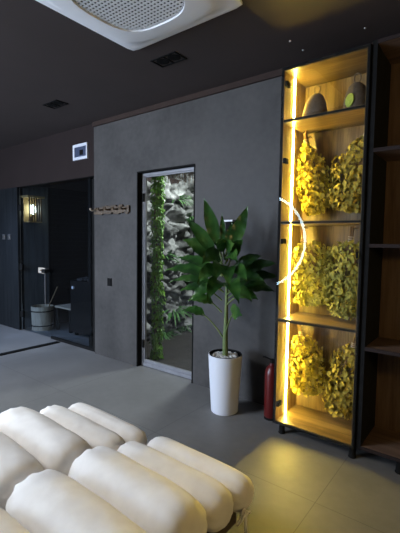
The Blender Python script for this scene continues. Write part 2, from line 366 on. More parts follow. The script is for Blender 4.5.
# ------------------------------------------------------------------ sauna room behind glass
SX = -5.70
struct(MB().box(SX - 0.08, SX, D + 0.10, 3.38, 0, 2.2), 'wall_sauna_left', m_boards, 'dark grey boarded side wall inside the sauna', 'wall')
struct(MB().box(SX - 0.08, SX + 0.02, 3.38, 5.0, 0, 2.2), 'wall_sauna_tiled', m_blacktile, 'black slatted wall deep inside the sauna', 'wall')
struct(MB().box(SX - 0.08, -4.05, 5.0, 5.1, 0, 2.2), 'wall_sauna_back', m_blackmat, 'black far wall of the sauna', 'wall')
struct(MB().box(-4.10, -4.052, D + 0.10, 5.0, 0, 2.2), 'wall_sauna_right', m_blackmat, 'black right wall of the sauna', 'wall')
struct(MB().box(SX - 0.08, -3.85, D + 0.10, 5.1, 2.2, 2.3), 'ceiling_sauna', m_header, 'dark ceiling inside the sauna', 'ceiling')
struct(MB().box(SX - 0.08, -4.05, D + 0.06, 5.1, -0.1, 0.0), 'floor_sauna', m_floor, 'tiled floor inside the sauna', 'floor')
# board joints of the left wall: thin raised battens belong to the boarding itself (bevelled boards)
gy = D + 0.045
dg = empty('door_2', (SX, gy, 0), 'frameless glass sauna door with black hinges', 'door'); dg['kind'] = 'structure'
MB().box(SX + 0.02, -4.885, gy, gy + 0.008, 0.012, 2.14).build('glass_pane', m_sglass, dg)
MB().box(SX + 0.012, SX + 0.02, gy - 0.002, gy + 0.010, 0.012, 2.14).build('glass_edge', m_steel, dg)
for z in (0.246, 0.96, 1.85):
    MB().box(SX - 0.01, SX + 0.07, gy - 0.016, gy + 0.024, z - 0.045, z + 0.045, 0.004).build('hinge', m_blackmat, dg)
h = MB(); h.tube([(-4.93, gy, 0.97), (-4.93, gy - 0.045, 0.97), (-4.93, gy - 0.05, 0.95), (-4.93, gy - 0.05, 0.51), (-4.93, gy - 0.045, 0.49), (-4.93, gy, 0.49)], 0.011, 12)
h.build('door_handle', m_gap, dg, True, 40)
wg = empty('window_1', (-4.88, gy, 0), 'fixed dark glass sauna screen right of the sauna door', 'window'); wg['kind'] = 'structure'
MB().box(-4.875, -3.90, gy, gy + 0.008, 0.035, 2.12).build('glass_pane', m_sglass, wg)
f = MB(); f.box(-4.875, -3.845, gy - 0.012, gy + 0.02, 0.0, 0.035, 0.003); f.box(-3.90, -3.845, gy - 0.03, gy + 0.02, 0.035, 2.12, 0.003); f.box(-5.69, -3.845, gy - 0.012, gy + 0.02, 2.145, 2.152)
f.build('window_frame', m_black, wg)
# door tag
dt = empty('door_sign', (-5.05, gy, 0.93), 'small pale wooden sign hanging on the sauna door handle', 'sign')
mb = MB(); mb.box(-5.16, -4.985, gy - 0.022, gy - 0.012, 0.905, 0.985, 0.01, 3); mb.build('board', m_tagwood, dt)
mb = MB(); mb.box(-4.99, -4.90, gy - 0.074, gy - 0.011, 0.92, 0.97, 0.004); mb.build('bracket', m_blackmat, dt)
mb = MB(); mb.box(-5.11, -5.03, gy - 0.0235, gy - 0.021, 0.937, 0.955); mb.build('engraved_mark', m_twig, dt)
# wall switches
for X, lb in ((-6.12, 'left one of two grey wall switches beside the sauna'), (-5.95, 'right one of two grey wall switches beside the sauna')):
    e = empty('wall_switch', (X, D + 0.012, 1.41), lb, 'switch', 'wall switches by the sauna')
    MB().box(X - 0.042, X + 0.042, D, D + 0.012, 1.368, 1.452, 0.004).build('frame', m_gap, e)
    MB().box(X - 0.028, X + 0.028, D - 0.006, D, 1.382, 1.438, 0.003).build('rocker', m_steel, e)
# lantern
ly0, ly1, lz0, lz1 = 2.985, 3.195, 1.645, 2.0
la = empty('sauna_lantern', (SX, (ly0 + ly1) / 2, lz0), 'glowing slatted wooden lantern on the sauna wall', 'lamp')
MB().box(SX, SX + 0.012, ly0, ly1, lz0, lz1).build('back_plate', m_lampwood, la)
mb = MB(); mb.box(SX, SX + 0.19, ly0 - 0.03, ly1 + 0.03, lz1, lz1 + 0.03, 0.004); mb.build('hood', m_lampwood, la)
for k in range(6):
    y = ly0 + 0.012 + (ly1 - ly0 - 0.024) * k / 5
    MB().box(SX + 0.15, SX + 0.165, y - 0.010, y + 0.010, lz0, lz1, 0.002).build('slat', m_frame, la)
MB().box(SX + 0.012, SX + 0.165, ly0, ly1, lz0 - 0.012, lz0, 0.002).build('bottom_rail', m_lampwood, la)
mb = MB(); mb.lathe([(0, -0.075), (0.03, -0.065), (0.045, -0.02), (0.045, 0.02), (0.03, 0.065), (0, 0.075)], (SX + 0.08, 3.09, 1.83), 20); mb.build('bulb', m_bulb, la, True)
mb = MB(); mb.tube([(SX + 0.012, 3.09, 1.72), (SX + 0.08, 3.09, 1.72), (SX + 0.08, 3.09, 1.757)], 0.014, 10); mb.build('lamp_holder', m_brass, la, True, 40)
# bucket with ladle
bx, by = -5.51, 3.16
bk = empty('sauna_bucket', (bx, by, 0), 'pale wooden sauna bucket on the floor behind the glass door', 'bucket')
mb = MB(); n = 24
mb.lathe([(0, 0.03), (0.138, 0.03), (0.138, 0.0), (0.152, 0.0), (0.164, 0.36), (0.150, 0.36), (0.138, 0.05), (0, 0.05)], (bx, by, 0), n)
mb.build('staves', m_bucket, bk, False)
for z, r in ((0.07, 0.156), (0.29, 0.163)):
    MB().torus((bx, by, z), r, 0.008, 'Z', 40, 8).build('hoop', m_blackmat, bk, True)
ld = empty('ladle', (bx + 0.12, by + 0.02, 0.38), 'long thin ladle leaning out of the sauna bucket', 'ladle')
mb = MB(); mb.tube([(bx + 0.05, by, 0.12), (bx + 0.16, by + 0.03, 0.40), (bx + 0.34, by + 0.05, 0.68)], 0.010, 8); mb.build('handle', m_twig, ld, True, 40)
mb = MB(); mb.lathe([(0, 0), (0.04, 0.01), (0.055, 0.045), (0.050, 0.045), (0.036, 0.016), (0, 0.008)], (bx + 0.05, by, 0.085), 20); mb.build('bowl', m_steel, ld, True, 50)
# bench
bn = empty('sauna_bench', (-5.1, 3.35, 0), 'low bench with a pale top edge inside the sauna', 'bench')
mb = MB()
for k in range(4): mb.box(-5.34, -4.92, 3.26 + k * 0.09, 3.34 + k * 0.09, 0.345, 0.372, 0.004)
mb.build('seat_slats', m_bucket, bn)
for X in (-5.30, -4.96):
    for Y in (3.29, 3.58): MB().box(X - 0.022, X + 0.022, Y - 0.022, Y + 0.022, 0, 0.345, 0.003).build('leg', m_blackmat, bn)
# heater
ht = empty('sauna_heater', (-4.55, 3.4, 0), 'black box-shaped sauna heater behind the fixed glass', 'heater')
MB().box(-4.86, -4.30, 3.22, 3.70, 0.05, 0.80, 0.008).build('body', m_black, ht)
for X in (-4.8, -4.36):
    for Y in (3.28, 3.64): MB().box(X - 0.02, X + 0.02, Y - 0.02, Y + 0.02, 0, 0.05).build('foot', m_blackmat, ht)
mb = MB()
for k in range(40):
    p = Vector((random.uniform(-4.8, -4.36), random.uniform(3.28, 3.64), 0.815)); tt = bmesh.new(); bmesh.ops.create_icosphere(tt, subdivisions=1, radius=random.uniform(0.03, 0.045))
    for v in tt.verts: v.co *= random.uniform(0.8, 1.15); v.co.z *= 0.7
    mb.merge(tt, Matrix.Translation(p))
so = mb.build('stones', m_gap, ht); so['kind'] = 'stuff'
mb = MB(); mb.lathe([(0, 0), (0.022, 0), (0.022, 0.02), (0, 0.02)], (0, 0, 0), 20, Matrix.Translation((-4.78, 3.22, 0.70)) @ Matrix.Rotation(pi / 2, 4, 'X')); mb.build('control_knob', m_white, ht)

# ------------------------------------------------------------------ things on the concrete wall
# distribution box on the header
px0, px1, pz0, pz1 = -4.255, -3.965, 2.365, 2.555; py = D + 0.012
eb = empty('distribution_box', (-4.11, py, 2.46), 'white framed electrical box high on the brown wall band', 'electrical box')
mb = MB(); q = 0.035
mb.box(px0, px1, py - 0.022, py, pz1 - q, pz1, 0.004); mb.box(px0, px1, py - 0.022, py, pz0, pz0 + q, 0.004)
mb.box(px0, px0 + q, py - 0.022, py, pz0 + q, pz1 - q, 0.004); mb.box(px1 - q * .6, px1, py - 0.022, py, pz0 + q, pz1 - q, 0.004); mb.build('frame', m_pot, eb)
MB().box(px0 + q, px1 - q * .6, py - 0.014, py - 0.001, pz0 + q, pz1 - q).build('tinted_cover', noise_mat('tinted_plastic', (0.05, 0.065, 0.11), (0.06, 0.075, 0.125), 6, 0.3, 0), eb)
MB().box(-4.12, -4.05, py - 0.018, py - 0.014, 2.42, 2.48, 0.003).build('breaker_window', m_blackmat, eb)
# carved coat rack
cr = empty('coat_rack', (-3.51, D, 1.73), 'carved brown wooden coat rack on the concrete wall left of the door', 'coat rack')
mb = MB(); random.seed(3)
x = -3.815
while x < -3.215:
    wd = random.uniform(0.028, 0.06); x1 = min(x + wd, -3.21)
    mb.box(x, x1 + 0.003, D - 0.026, D, 1.70 - random.uniform(0, 0.022), 1.765 + random.uniform(-0.012, 0.022), 0.004); x = x1
mb.build('carved_board', m_rack, cr)
for X in (-3.79, -3.65, -3.52, -3.39, -3.26):
    mb = MB(); mb.tube([(X, D - 0.026, 1.735), (X, D - 0.075, 1.728), (X, D - 0.09, 1.738), (X, D - 0.095, 1.755)], [0.011, 0.010, 0.011, 0.013], 10); mb.build('peg', m_rack if X > -3.7 else m_tagwood, cr, True, 50)
# black light switch
sw = empty('light_switch', (-3.555, D, 0.90), 'black light switch on the concrete wall', 'switch')
MB().box(-3.592, -3.518, D - 0.010, D, 0.855, 0.945, 0.004).build('plate', m_black, sw)
MB().box(-3.578, -3.532, D - 0.014, D - 0.010, 0.872, 0.928, 0.002).build('rocker', m_blackmat, sw)
# wall sconce behind the plant
sc = empty('wall_sconce', (-1.92, D, 1.50), 'black wall sconce with a pale top half hidden by the plant', 'wall lamp')
MB().box(-1.915, -1.850, D - 0.05, D, 1.43, 1.565, 0.004).build('body', m_black, sc)
MB().box(-1.940, -1.835, D - 0.06, D, 1.565, 1.582, 0.006).build('top_cap', m_white, sc)

# ------------------------------------------------------------------ ceiling things
# cassette air conditioner
ax0, ax1, ay0, ay1 = -2.15, -1.22, 1.03, 1.96; acx, acy = (ax0 + ax1) / 2, (ay0 + ay1) / 2
ac = empty('ceiling_air_conditioner', (acx, acy, CH), 'white square cassette air conditioner with mesh grille in the ceiling', 'air conditioner')
def squircle(R, n, N=96, c=(acx, acy)):
    out = []
    for k in range(N):
        t_ = 2 * pi * k / N; cx, sx = cos(t_), sin(t_)
        s_ = (abs(cx) ** n + abs(sx) ** n) ** (-1.0 / n)
        out.append((c[0] + R * s_ * cx, c[1] + R * s_ * sx))
    return out
def loft(mb, loops):
    rings = [[mb.b.verts.new((x_, y_, z_)) for x_, y_ in lp] for lp, z_ in loops]
    N = len(rings[0])
    for a_, b_ in zip(rings, rings[1:]):
        for k in range(N): mb.b.faces.new((a_[k], a_[(k + 1) % N], b_[(k + 1) % N], b_[k]))
    return rings
H0 = 0.465; RG = 0.272
mb = MB(); loft(mb, [(squircle(H0, 30), CH - 0.0005), (squircle(H0, 30), CH - 0.016), (squircle(H0 - 0.012, 24), CH - 0.022), (squircle(H0 - 0.022, 9), CH - 0.024), (squircle(H0 - 0.06, 8), CH - 0.026), (squircle(H0 - 0.075, 5), CH - 0.044), (squircle(H0 - 0.10, 4), CH - 0.050), (squircle(RG + 0.006, 3.0), CH - 0.054), (squircle(RG, 3.0), CH - 0.030)])
mb.build('panel', m_white, ac, True, 35)
mb = MB(); rr = loft(mb, [(squircle(RG, 3.0), CH - 0.030), (squircle(RG, 3.0), CH - 0.029)]); mb.b.faces.new(rr[0]); mb.build('filter_backing', m_gap, ac)
mb = MB()
def half_w(u):
    u = abs(u) / RG
    return RG * max(0.0, 1 - u ** 3.0) ** (1 / 3.0) if u < 1 else 0
nb = 10
for k in range(-nb, nb + 1):
    u = k / (nb + 0.5) * RG; hw = half_w(u)
    if hw > 0.02:
        wv = 0.0056
        mb.box(acx + u - wv, acx + u + wv, acy - hw, acy + hw, CH - 0.046, CH - 0.043)
        mb.box(acx - hw, acx + hw, acy + u - wv, acy + u + wv, CH - 0.0465, CH - 0.0435)
mb.build('mesh_grille', m_grille, ac)
# warm LED panel / downlights
def downlight(cx, cy, label):
    e = empty('recessed_downlight', (cx, cy, CH), label, 'ceiling light', 'black recessed twin downlights')
    L, Wd, q = 0.125, 0.068, 0.012
    mb = MB()
    for b_ in ((-L, L, -Wd, -Wd + q), (-L, L, Wd - q, Wd), (-L, -L + q, -Wd + q, Wd - q), (L - q, L, -Wd + q, Wd - q), (-q / 2, q / 2, -Wd + q, Wd - q)):
        mb.box(cx + b_[0], cx + b_[1], cy + b_[2], cy + b_[3], CH - 0.006, CH - 0.0002)
    mb.build('frame', m_blackmat, e)
    for s_ in (-1, 1):
        c = (cx + s_ * 0.057, cy, 0)
        mb = MB(); mb.lathe([(0.050, CH - 0.001), (0.044, CH - 0.004), (0.028, CH - 0.002), (0, CH - 0.001)], c, 24); mb.build('spot_lens', m_black, e, True, 40)
downlight(-2.05, 2.22, 'black twin downlight in the ceiling beside the air conditioner')
downlight(-3.64, 2.26, 'black twin downlight in the ceiling towards the sauna')
for (x_, y_), lb in (((365, 28), 'tiny pale ceiling stud above the dark shelves'), ((303, 50), 'tiny pale ceiling stud above the lit cabinet corner near the wall'), ((290, 41), 'tiny pale ceiling stud in front of the lit cabinet')):
    p = atz(x_, y_, CH); mb = MB(); mb.lathe([(0.008, CH), (0.007, CH - 0.004), (0, CH - 0.006)], (p.x, p.y, 0), 16)
    thing_mesh(mb, 'ceiling_stud', m_steel, lb, 'ceiling stud', 'tiny studs in the ceiling', True)

# ------------------------------------------------------------------ lit display cabinet
KX0, KX1, KY0, KY1, KZ0, KZ1 = -1.238, -0.668, 2.495, 2.872, 0.078, 2.585
T = 0.018
dc = empty('display_cabinet', ((KX0 + KX1) / 2, (KY0 + KY1) / 2, 0), 'tall oak display cabinet with glass door and glowing light strip', 'cabinet')
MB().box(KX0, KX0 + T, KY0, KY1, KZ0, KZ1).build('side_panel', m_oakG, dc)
MB().box(KX1 - T, KX1, KY0, KY1, KZ0, KZ1).build('side_panel', m_oakZ, dc)
MB().box(KX0 + T, KX1 - T, KY1 - 0.018, KY1, KZ0, KZ1).build('back_panel', m_oakZ, dc)
for z0, z1, nm in ((KZ0, KZ0 + 0.022, 'bottom_panel'), (0.828, 0.850, 'shelf'), (1.520, 1.540, 'shelf'), (2.215, 2.237, 'shelf'), (KZ1 - 0.022, KZ1, 'top_panel')):
    MB().box(KX0 + T, KX1 - T, KY0 + 0.004, KY1 - 0.018, z0, z1).build(nm, m_oakX, dc)
# black front edging on carcass and shelves
mb = MB(); E0 = KY0 - 0.004
mb.box(KX0 - 0.002, KX0 + 0.014, E0, KY0, KZ0, KZ1); mb.box(KX1 - 0.014, KX1 + 0.002, E0, KY0, KZ0, KZ1)
mb.box(KX0 + .014, KX1 - .014, E0, KY0 + .004, KZ0, KZ0 + 0.016); mb.box(KX0 + .014, KX1 - .014, E0, KY0 + .004, KZ1 - 0.018, KZ1)
for z in (0.832, 1.524, 2.220): mb.box(KX0 + .018, KX1 - .018, E0 + .001, KY0 + 0.004, z, z + 0.012)
mb.build('front_edging', m_black, dc)
MB().box(KX0 - 0.003, KX0, E0, KY1, KZ0, KZ1).build('outer_side', m_black, dc)
MB().box(KX1, KX1 + 0.003, E0, KY1, KZ0, KZ1).build('outer_side', m_black, dc)
# LED strip on the left side panel
sy = 2.655
for a_, b_ in ((KZ0 + .024, .826), (.852, 1.518), (1.542, 2.213), (2.239, KZ1 - .024)):
    x0_ = KX0 + T; t_ = bmesh.new(); tri = [(x0_, sy - .006), (x0_, sy + .004), (x0_ + .006, sy + .0015)]
    lo = [t_.verts.new((x_, y_, a_)) for x_, y_ in tri]; hi = [t_.verts.new((x_, y_, b_)) for x_, y_ in tri]
    t_.faces.new(lo[::-1]); t_.faces.new(hi)
    for k in range(3): t_.faces.new((lo[k], lo[(k + 1) % 3], hi[(k + 1) % 3], hi[k]))
    s_ = MB().merge(t_).build('light_strip', m_led, dc); s_['label'] = 'glowing warm white light strip'
# glass door
gd = MB().box(KX0 + 0.004, KX1 - 0.004, E0 - 0.008, E0 - 0.002, KZ0 + 0.004, KZ1 - 0.004).build('glass_door', m_glass, dc)
for z in (0.22, 1.40, 1.96, 2.48):
    MB().box(KX0 + T, KX0 + T + 0.02, KY0 + 0.002, KY0 + 0.055, z - 0.018, z + 0.018, 0.004).build('hinge', m_blackmat, gd)
mb = MB(); mb.box(KX1 - 0.03, KX1 - 0.018, E0 - 0.022, E0 - 0.008, 1.30, 1.34, 0.003); mb.build('door_knob', m_black, gd)
for X in (KX0 + 0.05, KX1 - 0.02):
    for Y in (KY0 + 0.045, KY1 - 0.05):
        mb = MB(); mb.lathe([(0, 0), (0.024, 0), (0.026, 0.006), (0.022, 0.012), (0.020, KZ0), (0, KZ0)], (X, Y, 0), 20); mb.build('foot', m_black, dc, True, 40)

# dark open shelf unit to the right
ux0, ux1 = KX1 + 0.008, KX1 + 0.008 + 0.85
us = empty('open_shelf_unit', ((ux0 + ux1) / 2, 2.68, 0), 'dark walnut open shelf unit right of the lit cabinet', 'shelf unit')
MB().box(ux0, ux0 + 0.03, KY0 + 0.01, KY1, KZ0, 2.60).build('side_panel', m_black, us)
MB().box(ux1 - 0.03, ux1, KY0 + 0.01, KY1, KZ0, 2.60).build('side_panel', m_darkwoodZ, us)
MB().box(ux0 + 0.03, ux1 - 0.03, KY1 - 0.016, KY1, KZ0, 2.60).build('back_panel', m_darkwoodZ, us)
for z, nm in ((0.085, 'bottom_panel'), (0.725, 'shelf'), (1.37, 'shelf'), (1.945, 'shelf'), (2.578, 'top_panel')):
    MB().box(ux0 + 0.03, ux1 - 0.03, KY0 + 0.012, KY1 - 0.016, z, z + 0.022).build(nm, m_darkwoodX, us)
    MB().box(ux0 + 0.03, ux1 - 0.03, KY0 + 0.008, KY0 + 0.012, z, z + 0.022).build('edge_strip', m_header, us)
for X in (ux0 + 0.25, ux1 - 0.05):
    for Y in (KY0 + 0.05, KY1 - 0.05):
        mb = MB(); mb.lathe([(0, 0), (0.024, 0), (0.026, 0.006), (0.022, 0.012), (0.020, KZ0), (0, KZ0)], (X, Y, 0), 20); mb.build('foot', m_black, us, True, 40)

# felt hats on the upper shelf
def hat(cx, cy, R, hgt, lean, label, emblem=False):
    z0 = 2.2372
    e = empty('felt_sauna_hat', (cx, cy, z0), label, 'hat', 'felt hats on the top shelf')
    prof = [(R * 1.0, 0.0), (R * 1.02, 0.004), (R * 0.97, hgt * .18), (R * .91, hgt * .42), (R * .79, hgt * .66), (R * .56, hgt * .87), (R * .30, hgt * .965), (0, hgt)]
    mb = MB(); mb.lathe(prof, (cx, cy, z0), 40)
    for v in mb.b.verts: v.co.x += lean * ((v.co.z - z0) / hgt) ** 2
    mb.build('crown', m_felt, e, True)
    mb = MB(); tp = Vector((cx + lean, cy, z0 + hgt - 0.004)); pts = [tp + Vector((0.022 * sin(a_) * (1 if a_ < pi else 1), 0.0, 0.030 - 0.030 * cos(a_))) for a_ in [2 * pi * k / 14 for k in range(15)]]
    mb.tube(pts, 0.0045, 8); mb.build('hanging_loop', m_felt, e, True)
    if emblem:
        mb = MB(); t_ = bmesh.new(); N = 20; c_ = []
        for k in range(N):
            a_ = 2 * pi * k / N; rr_ = 0.048 * (1 + 0.28 * sin(a_)); c_.append((rr_ * .62 * cos(a_), rr_ * sin(a_)))
        for off in (0, 0.006):
            pass
        f0 = [t_.verts.new((x_, 0, z_)) for x_, z_ in c_]; f1 = [t_.verts.new((x_ * .93, -0.007, z_ * .93)) for x_, z_ in c_]
        t_.faces.new(f0); t_.faces.new(f1[::-1])
        for k in range(N): t_.faces.new((f0[k], f0[(k + 1) % N], f1[(k + 1) % N], f1[k]))
        phi = radians(-14)
        mb.merge(t_, Matrix.Translation((cx, cy, z0 + 0.068)) @ Matrix.Rotation(phi + radians(0), 4, 'Z') @ Matrix.Translation((0, -R * .93, 0)) @ Matrix.Rotation(radians(-10), 4, 'X'))
        o = mb.build('leaf_patch', m_leafemb, e); o['label'] = 'light green leaf patch'
    return e
p = at(314.5, 118, 2.70); hat(p.x, 2.70, 0.090, 0.205, 0.012, 'plain grey-brown felt hat on the top shelf beside the light strip')
p = at(357, 108, 2.69); hat(p.x - 0.005, 2.69, 0.088, 0.215, 0.0, 'felt hat with a green leaf patch on the top shelf, by the right side', True)

# dried bath brooms
def broom(P0, P1, halfw, Y, label, mat, nleaf, ls, seed, kind_shape=1.0, depth=0.055, top=0.16, rise=.34):
    rnd = random.Random(seed)
    A = at(*P0, Y); B = at(*P1, Y); L = (B - A).length; dr_ = (B - A) / L
    sd = Vector((dr_.z, 0, -dr_.x)); fwd = Vector((0, 1, 0))
    e = empty('bath_broom', (A.x, A.y, A.z), label, 'bath broom', 'dried bath brooms hanging in the cabinet')
    # stems: bundled handle splaying into twigs
    mb = MB()
    for k in range(16):
        a_ = rnd.uniform(-1, 1); b_ = rnd.uniform(-1, 1); tip = rnd.uniform(0.55, 0.9)
        hs = A - dr_ * rnd.uniform(0.0, 0.02) + sd * a_ * 0.011 + fwd * b_ * 0.011
        mid = A + dr_ * L * top + sd * a_ * 0.014 + fwd * b_ * 0.012
        q1 = A + dr_ * L * (top + .25) + sd * a_ * halfw * .55 + fwd * b_ * depth * .5
        q2 = A + dr_ * L * tip + sd * a_ * halfw * .8 + fwd * b_ * depth * .8
        mb.tube([hs, mid, q1, q2], [.0035, .0035, .0028, .0015], 6)
    mb.build('twigs', m_twig, e, True, 60)
    mb = MB()
    for k in (0.5, 0.62, 0.74):
        c = A + dr_ * L * top * k; pts = [c + (sd * cos(2 * pi * i / 14) + fwd * sin(2 * pi * i / 14)) * 0.0165 for i in range(15)]
        mb.tube(pts, 0.0028, 6)
    hk = A + dr_ * 0.01
    mb.tube([A + dr_ * L * top * .76 + fwd * 0.0165, A + dr_ * L * top * .48 + fwd * 0.0165, hk + fwd * 0.014, Vector((hk.x, (hk.y + KY1 - .018) / 2, hk.z + 0.006)), Vector((hk.x, KY1 - 0.0182, hk.z + 0.012))], 0.003, 6)
    mb.build('twine_binding', m_tagwood, e, True, 60)
    mb = MB()
    for k in range(nleaf):
        s_ = rnd.random() ** 0.8; u_ = top * .75 + (1 - top * .75) * s_
        prof = min(1.0, (max(0, u_ - top * .6) / rise) ** 0.75) * (1.0 if u_ < 0.8 else sqrt(max(0.02, 1 - ((u_ - 0.8) / 0.23) ** 2)))
        th = rnd.uniform(0, 2 * pi); rr_ = sqrt(rnd.uniform(0.25, 1.0))
        lump = 1 + 0.18 * noise.noise(Vector((u_ * 5, cos(th) * 2, seed * 3.3)))
        c = A + dr_ * L * u_ + sd * halfw * prof * rr_ * cos(th) * lump + fwd * depth * min(1, prof * 1.3) * rr_ * sin(th) * lump
        n_ = (sd * cos(th) + fwd * sin(th) + dr_ * rnd.uniform(-.4, .9) + Vector((rnd.uniform(-.7, .7), rnd.uniform(-.7, .7), rnd.uniform(-.7, .7)))).normalized()
        g_ = (dr_ + sd * cos(th) * .5 + Vector((rnd.uniform(-.8, .8), rnd.uniform(-.8, .8), rnd.uniform(-.8, .8))))
        g_ = (g_ - n_ * g_.dot(n_)).normalized(); s2 = n_.cross(g_)
        l_ = ls * rnd.uniform(.65, 1.25); w_ = l_ * rnd.uniform(.28, .45) * kind_shape; cu = rnd.uniform(-.2, .5)
        rows = []
        for i in range(5):
            t_ = i / 4; ww = w_ * (sin(pi * min(0.97, t_ * .93 + .05)) ** .8); cc = c + g_ * l_ * (t_ - .4) + n_ * cu * l_ * (t_ - .4) ** 2 * 1.6
            fold = rnd.uniform(.15, .5) * ww
            rows.append([mb.b.verts.new(cc - s2 * ww + n_ * fold), mb.b.verts.new(cc), mb.b.verts.new(cc + s2 * ww + n_ * fold)])
        for a_, b_ in zip(rows, rows[1:]):
            for i in (0, 1): mb.b.faces.new((a_[i], a_[i + 1], b_[i + 1], b_[i]))
    for v in mb.b.verts:
        v.co.x = min(max(v.co.x, KX0 + T + 0.014), KX1 - T - 0.002); v.co.y = min(max(v.co.y, KY0 + 0.012), KY1 - 0.0185)
    o = mb.build('dried_leaves', mat, e, True); o['kind'] = 'stuff'
    return e
broom((305, 134), (316, 213), 0.120, 2.735, 'yellow dried leaf broom on the second shelf, next to the light strip', m_dryA, 900, 0.034, 11, top=.16)
broom((368, 128), (345, 210), 0.165, 2.735, 'darker broad broom tilted against the right side of the second shelf', m_dryB, 1000, 0.034, 12, top=.13)
broom((302, 228), (314, 304), 0.185, 2.735, 'bushy yellow-green broom left on the third shelf', m_dryC, 1100, 0.036, 13, .7, depth=.075, top=.26, rise=.12)
broom((352, 228), (343, 316), 0.150, 2.725, 'bushy yellow-green broom right on the third shelf', m_dryC, 1200, 0.036, 14, .7, depth=.075, top=.2, rise=.12)
broom((300, 325), (306, 393), 0.160, 2.735, 'curly dried broom left on the lowest level, beside the light strip', m_dryA, 900, 0.034, 15, top=.2, rise=.16)
broom((356, 336), (338, 414), 0.135, 2.735, 'curly dried broom hanging lower at the right of the lowest level', m_dryB, 900, 0.034, 16, top=.18, rise=.16)

# ------------------------------------------------------------------ ring lamp (seen reflected in the cabinet's glass door)
YV = 6.0; gp = E0 - 0.008
vc = at(262, 241, YV); YR = 2 * gp - YV
rc = Vector((vc.x, YR, vc.z)); RR = 0.785
rl = empty('ring_lamp', (rc.x, rc.y, CH), 'large cool white ring lamp hung from the ceiling', 'lamp')
MB().torus(rc, RR, 0.022, 'Y', 96, 10).build('light_ring', m_ring, rl, True)
MB().torus(rc, RR + 0.034, 0.008, 'Y', 96, 8).build('ring_frame', m_black, rl, True)
for s_ in (-1, 1):
    MB().tube([(rc.x + s_ * 0.2, rc.y, rc.z + sqrt((RR + .034) ** 2 - 0.04)), (rc.x + s_ * 0.2, rc.y, CH)], 0.003, 6).build('hanging_cable', m_black, rl)

# warm globe lamp on the right-hand wall (out of frame, lights the right ends of the bolsters)
wl = empty('globe_wall_lamp', (XR, 0.9, 1.75), 'warm glowing globe lamp on the right-hand wall', 'wall lamp')
mb = MB(); mb.lathe([(0, 0), (.06, 0), (.06, .015), (0, .015)], (0, 0, 0), 24, Matrix.Translation((XR, 0.9, 1.62)) @ Matrix.Rotation(-pi / 2, 4, 'Y')); mb.build('wall_plate', m_brass, wl, True, 40)
mb = MB(); mb.tube([(XR - .012, 0.9, 1.62), (XR - .13, 0.9, 1.62), (XR - .15, 0.9, 1.66)], .009, 10); mb.build('arm', m_brass, wl, True, 40)
mb = MB(); mb.lathe([(.1 * sin(pi * k / 16), -.1 * cos(pi * k / 16)) for k in range(17)], (XR - .15, 0.9, 1.76), 28); mb.build('glowing_globe', emis('warm_globe', (1.0, 0.72, 0.26), 185), wl, True)

# ------------------------------------------------------------------ fire extinguisher
ex, ey = -1.360, 2.70
fe = empty('fire_extinguisher', (ex, ey, 0), 'red fire extinguisher on the floor beside the lit cabinet', 'fire extinguisher')
mb = MB(); R = 0.056
mb.lathe([(0, 0.012), (R * .9, 0.012), (R, 0.02), (R, 0.355), (R * .93, 0.385), (R * .72, 0.412), (R * .40, 0.428), (R * .36, 0.445), (0, 0.445)], (ex, ey, 0), 36); mb.build('cylinder_body', m_red, fe, True, 40)
MB().lathe([(0, 0), (R * .98, 0), (R * .98, 0.02), (0, 0.02)], (ex, ey, 0), 36).build('base_ring', m_blackmat, fe)
MB().lathe([(0, .445), (.017, .445), (.017, .475), (0, .475)], (ex, ey, 0), 20).build('valve', m_blackmat, fe, True, 40)
mb = MB(); mb.tube([(ex + .02, ey - .01, .468), (ex - .05, ey - .03, .492), (ex - .065, ey - .035, .490)], .006, 8); mb.tube([(ex + .01, ey, .46), (ex + .045, ey - .015, .455)], .006, 8); mb.build('lever', m_blackmat, fe, True, 40)
mb = MB(); mb.tube([(ex + .02, ey - .01, .46), (ex + .055, ey - .03, .44), (ex + .066, ey - .035, .36), (ex + .066, ey - .035, .16)], .008, 8); mb.build('hose', m_blackmat, fe, True, 40)

# ------------------------------------------------------------------ potted plant
PX, PY = -1.725, 2.58
pp_ = empty('potted_plant', (PX, PY, 0), 'tall broad-leaved green plant in a white tapered pot by the garden door', 'plant')
HP = 0.475
mb = MB(); mb.lathe([(0, 0), (0.106, 0), (0.110, 0.004), (0.139, HP - 0.004), (0.1385, HP), (0.131, HP), (0.128, HP - 0.03), (0, HP - 0.035)], (PX, PY, 0), 56); mb.build('pot', m_pot, pp_, True, 40)
mb = MB(); mb.lathe([(0.131, HP + .001), (0.133, HP + .004), (0.128, HP + .004), (0.122, HP - .03), (0.126, HP - .03)], (PX, PY, 0), 56); mb.build('inner_liner', m_black, pp_, True, 40)
mb = MB(); random.seed(5)
for k in range(230):
    a_ = random.uniform(0, 2 * pi); r_ = 0.112 * sqrt(random.random()); t_ = bmesh.new(); bmesh.ops.create_icosphere(t_, subdivisions=1, radius=random.uniform(.007, .012))
    mb.merge(t_, Matrix.Translation((PX + r_ * cos(a_), PY + r_ * sin(a_), HP - 0.022 + random.uniform(0, .012))) @ Matrix.Diagonal((1.2, .9, .7, 1)))
o = mb.build('pebbles', m_pebble, pp_, True); o['kind'] = 'stuff'
CB = Vector((PX + 0.0, PY, HP - 0.035))
def ctr(z): return Vector((PX + 0.004 * sin(z * 9), PY, z))
stem_mb = MB(); leaf_mb = MB()
stem_mb.tube([CB, ctr(.6), ctr(.72), ctr(.95), ctr(1.2)], [.024, .021, .018, .013, .007], 12)
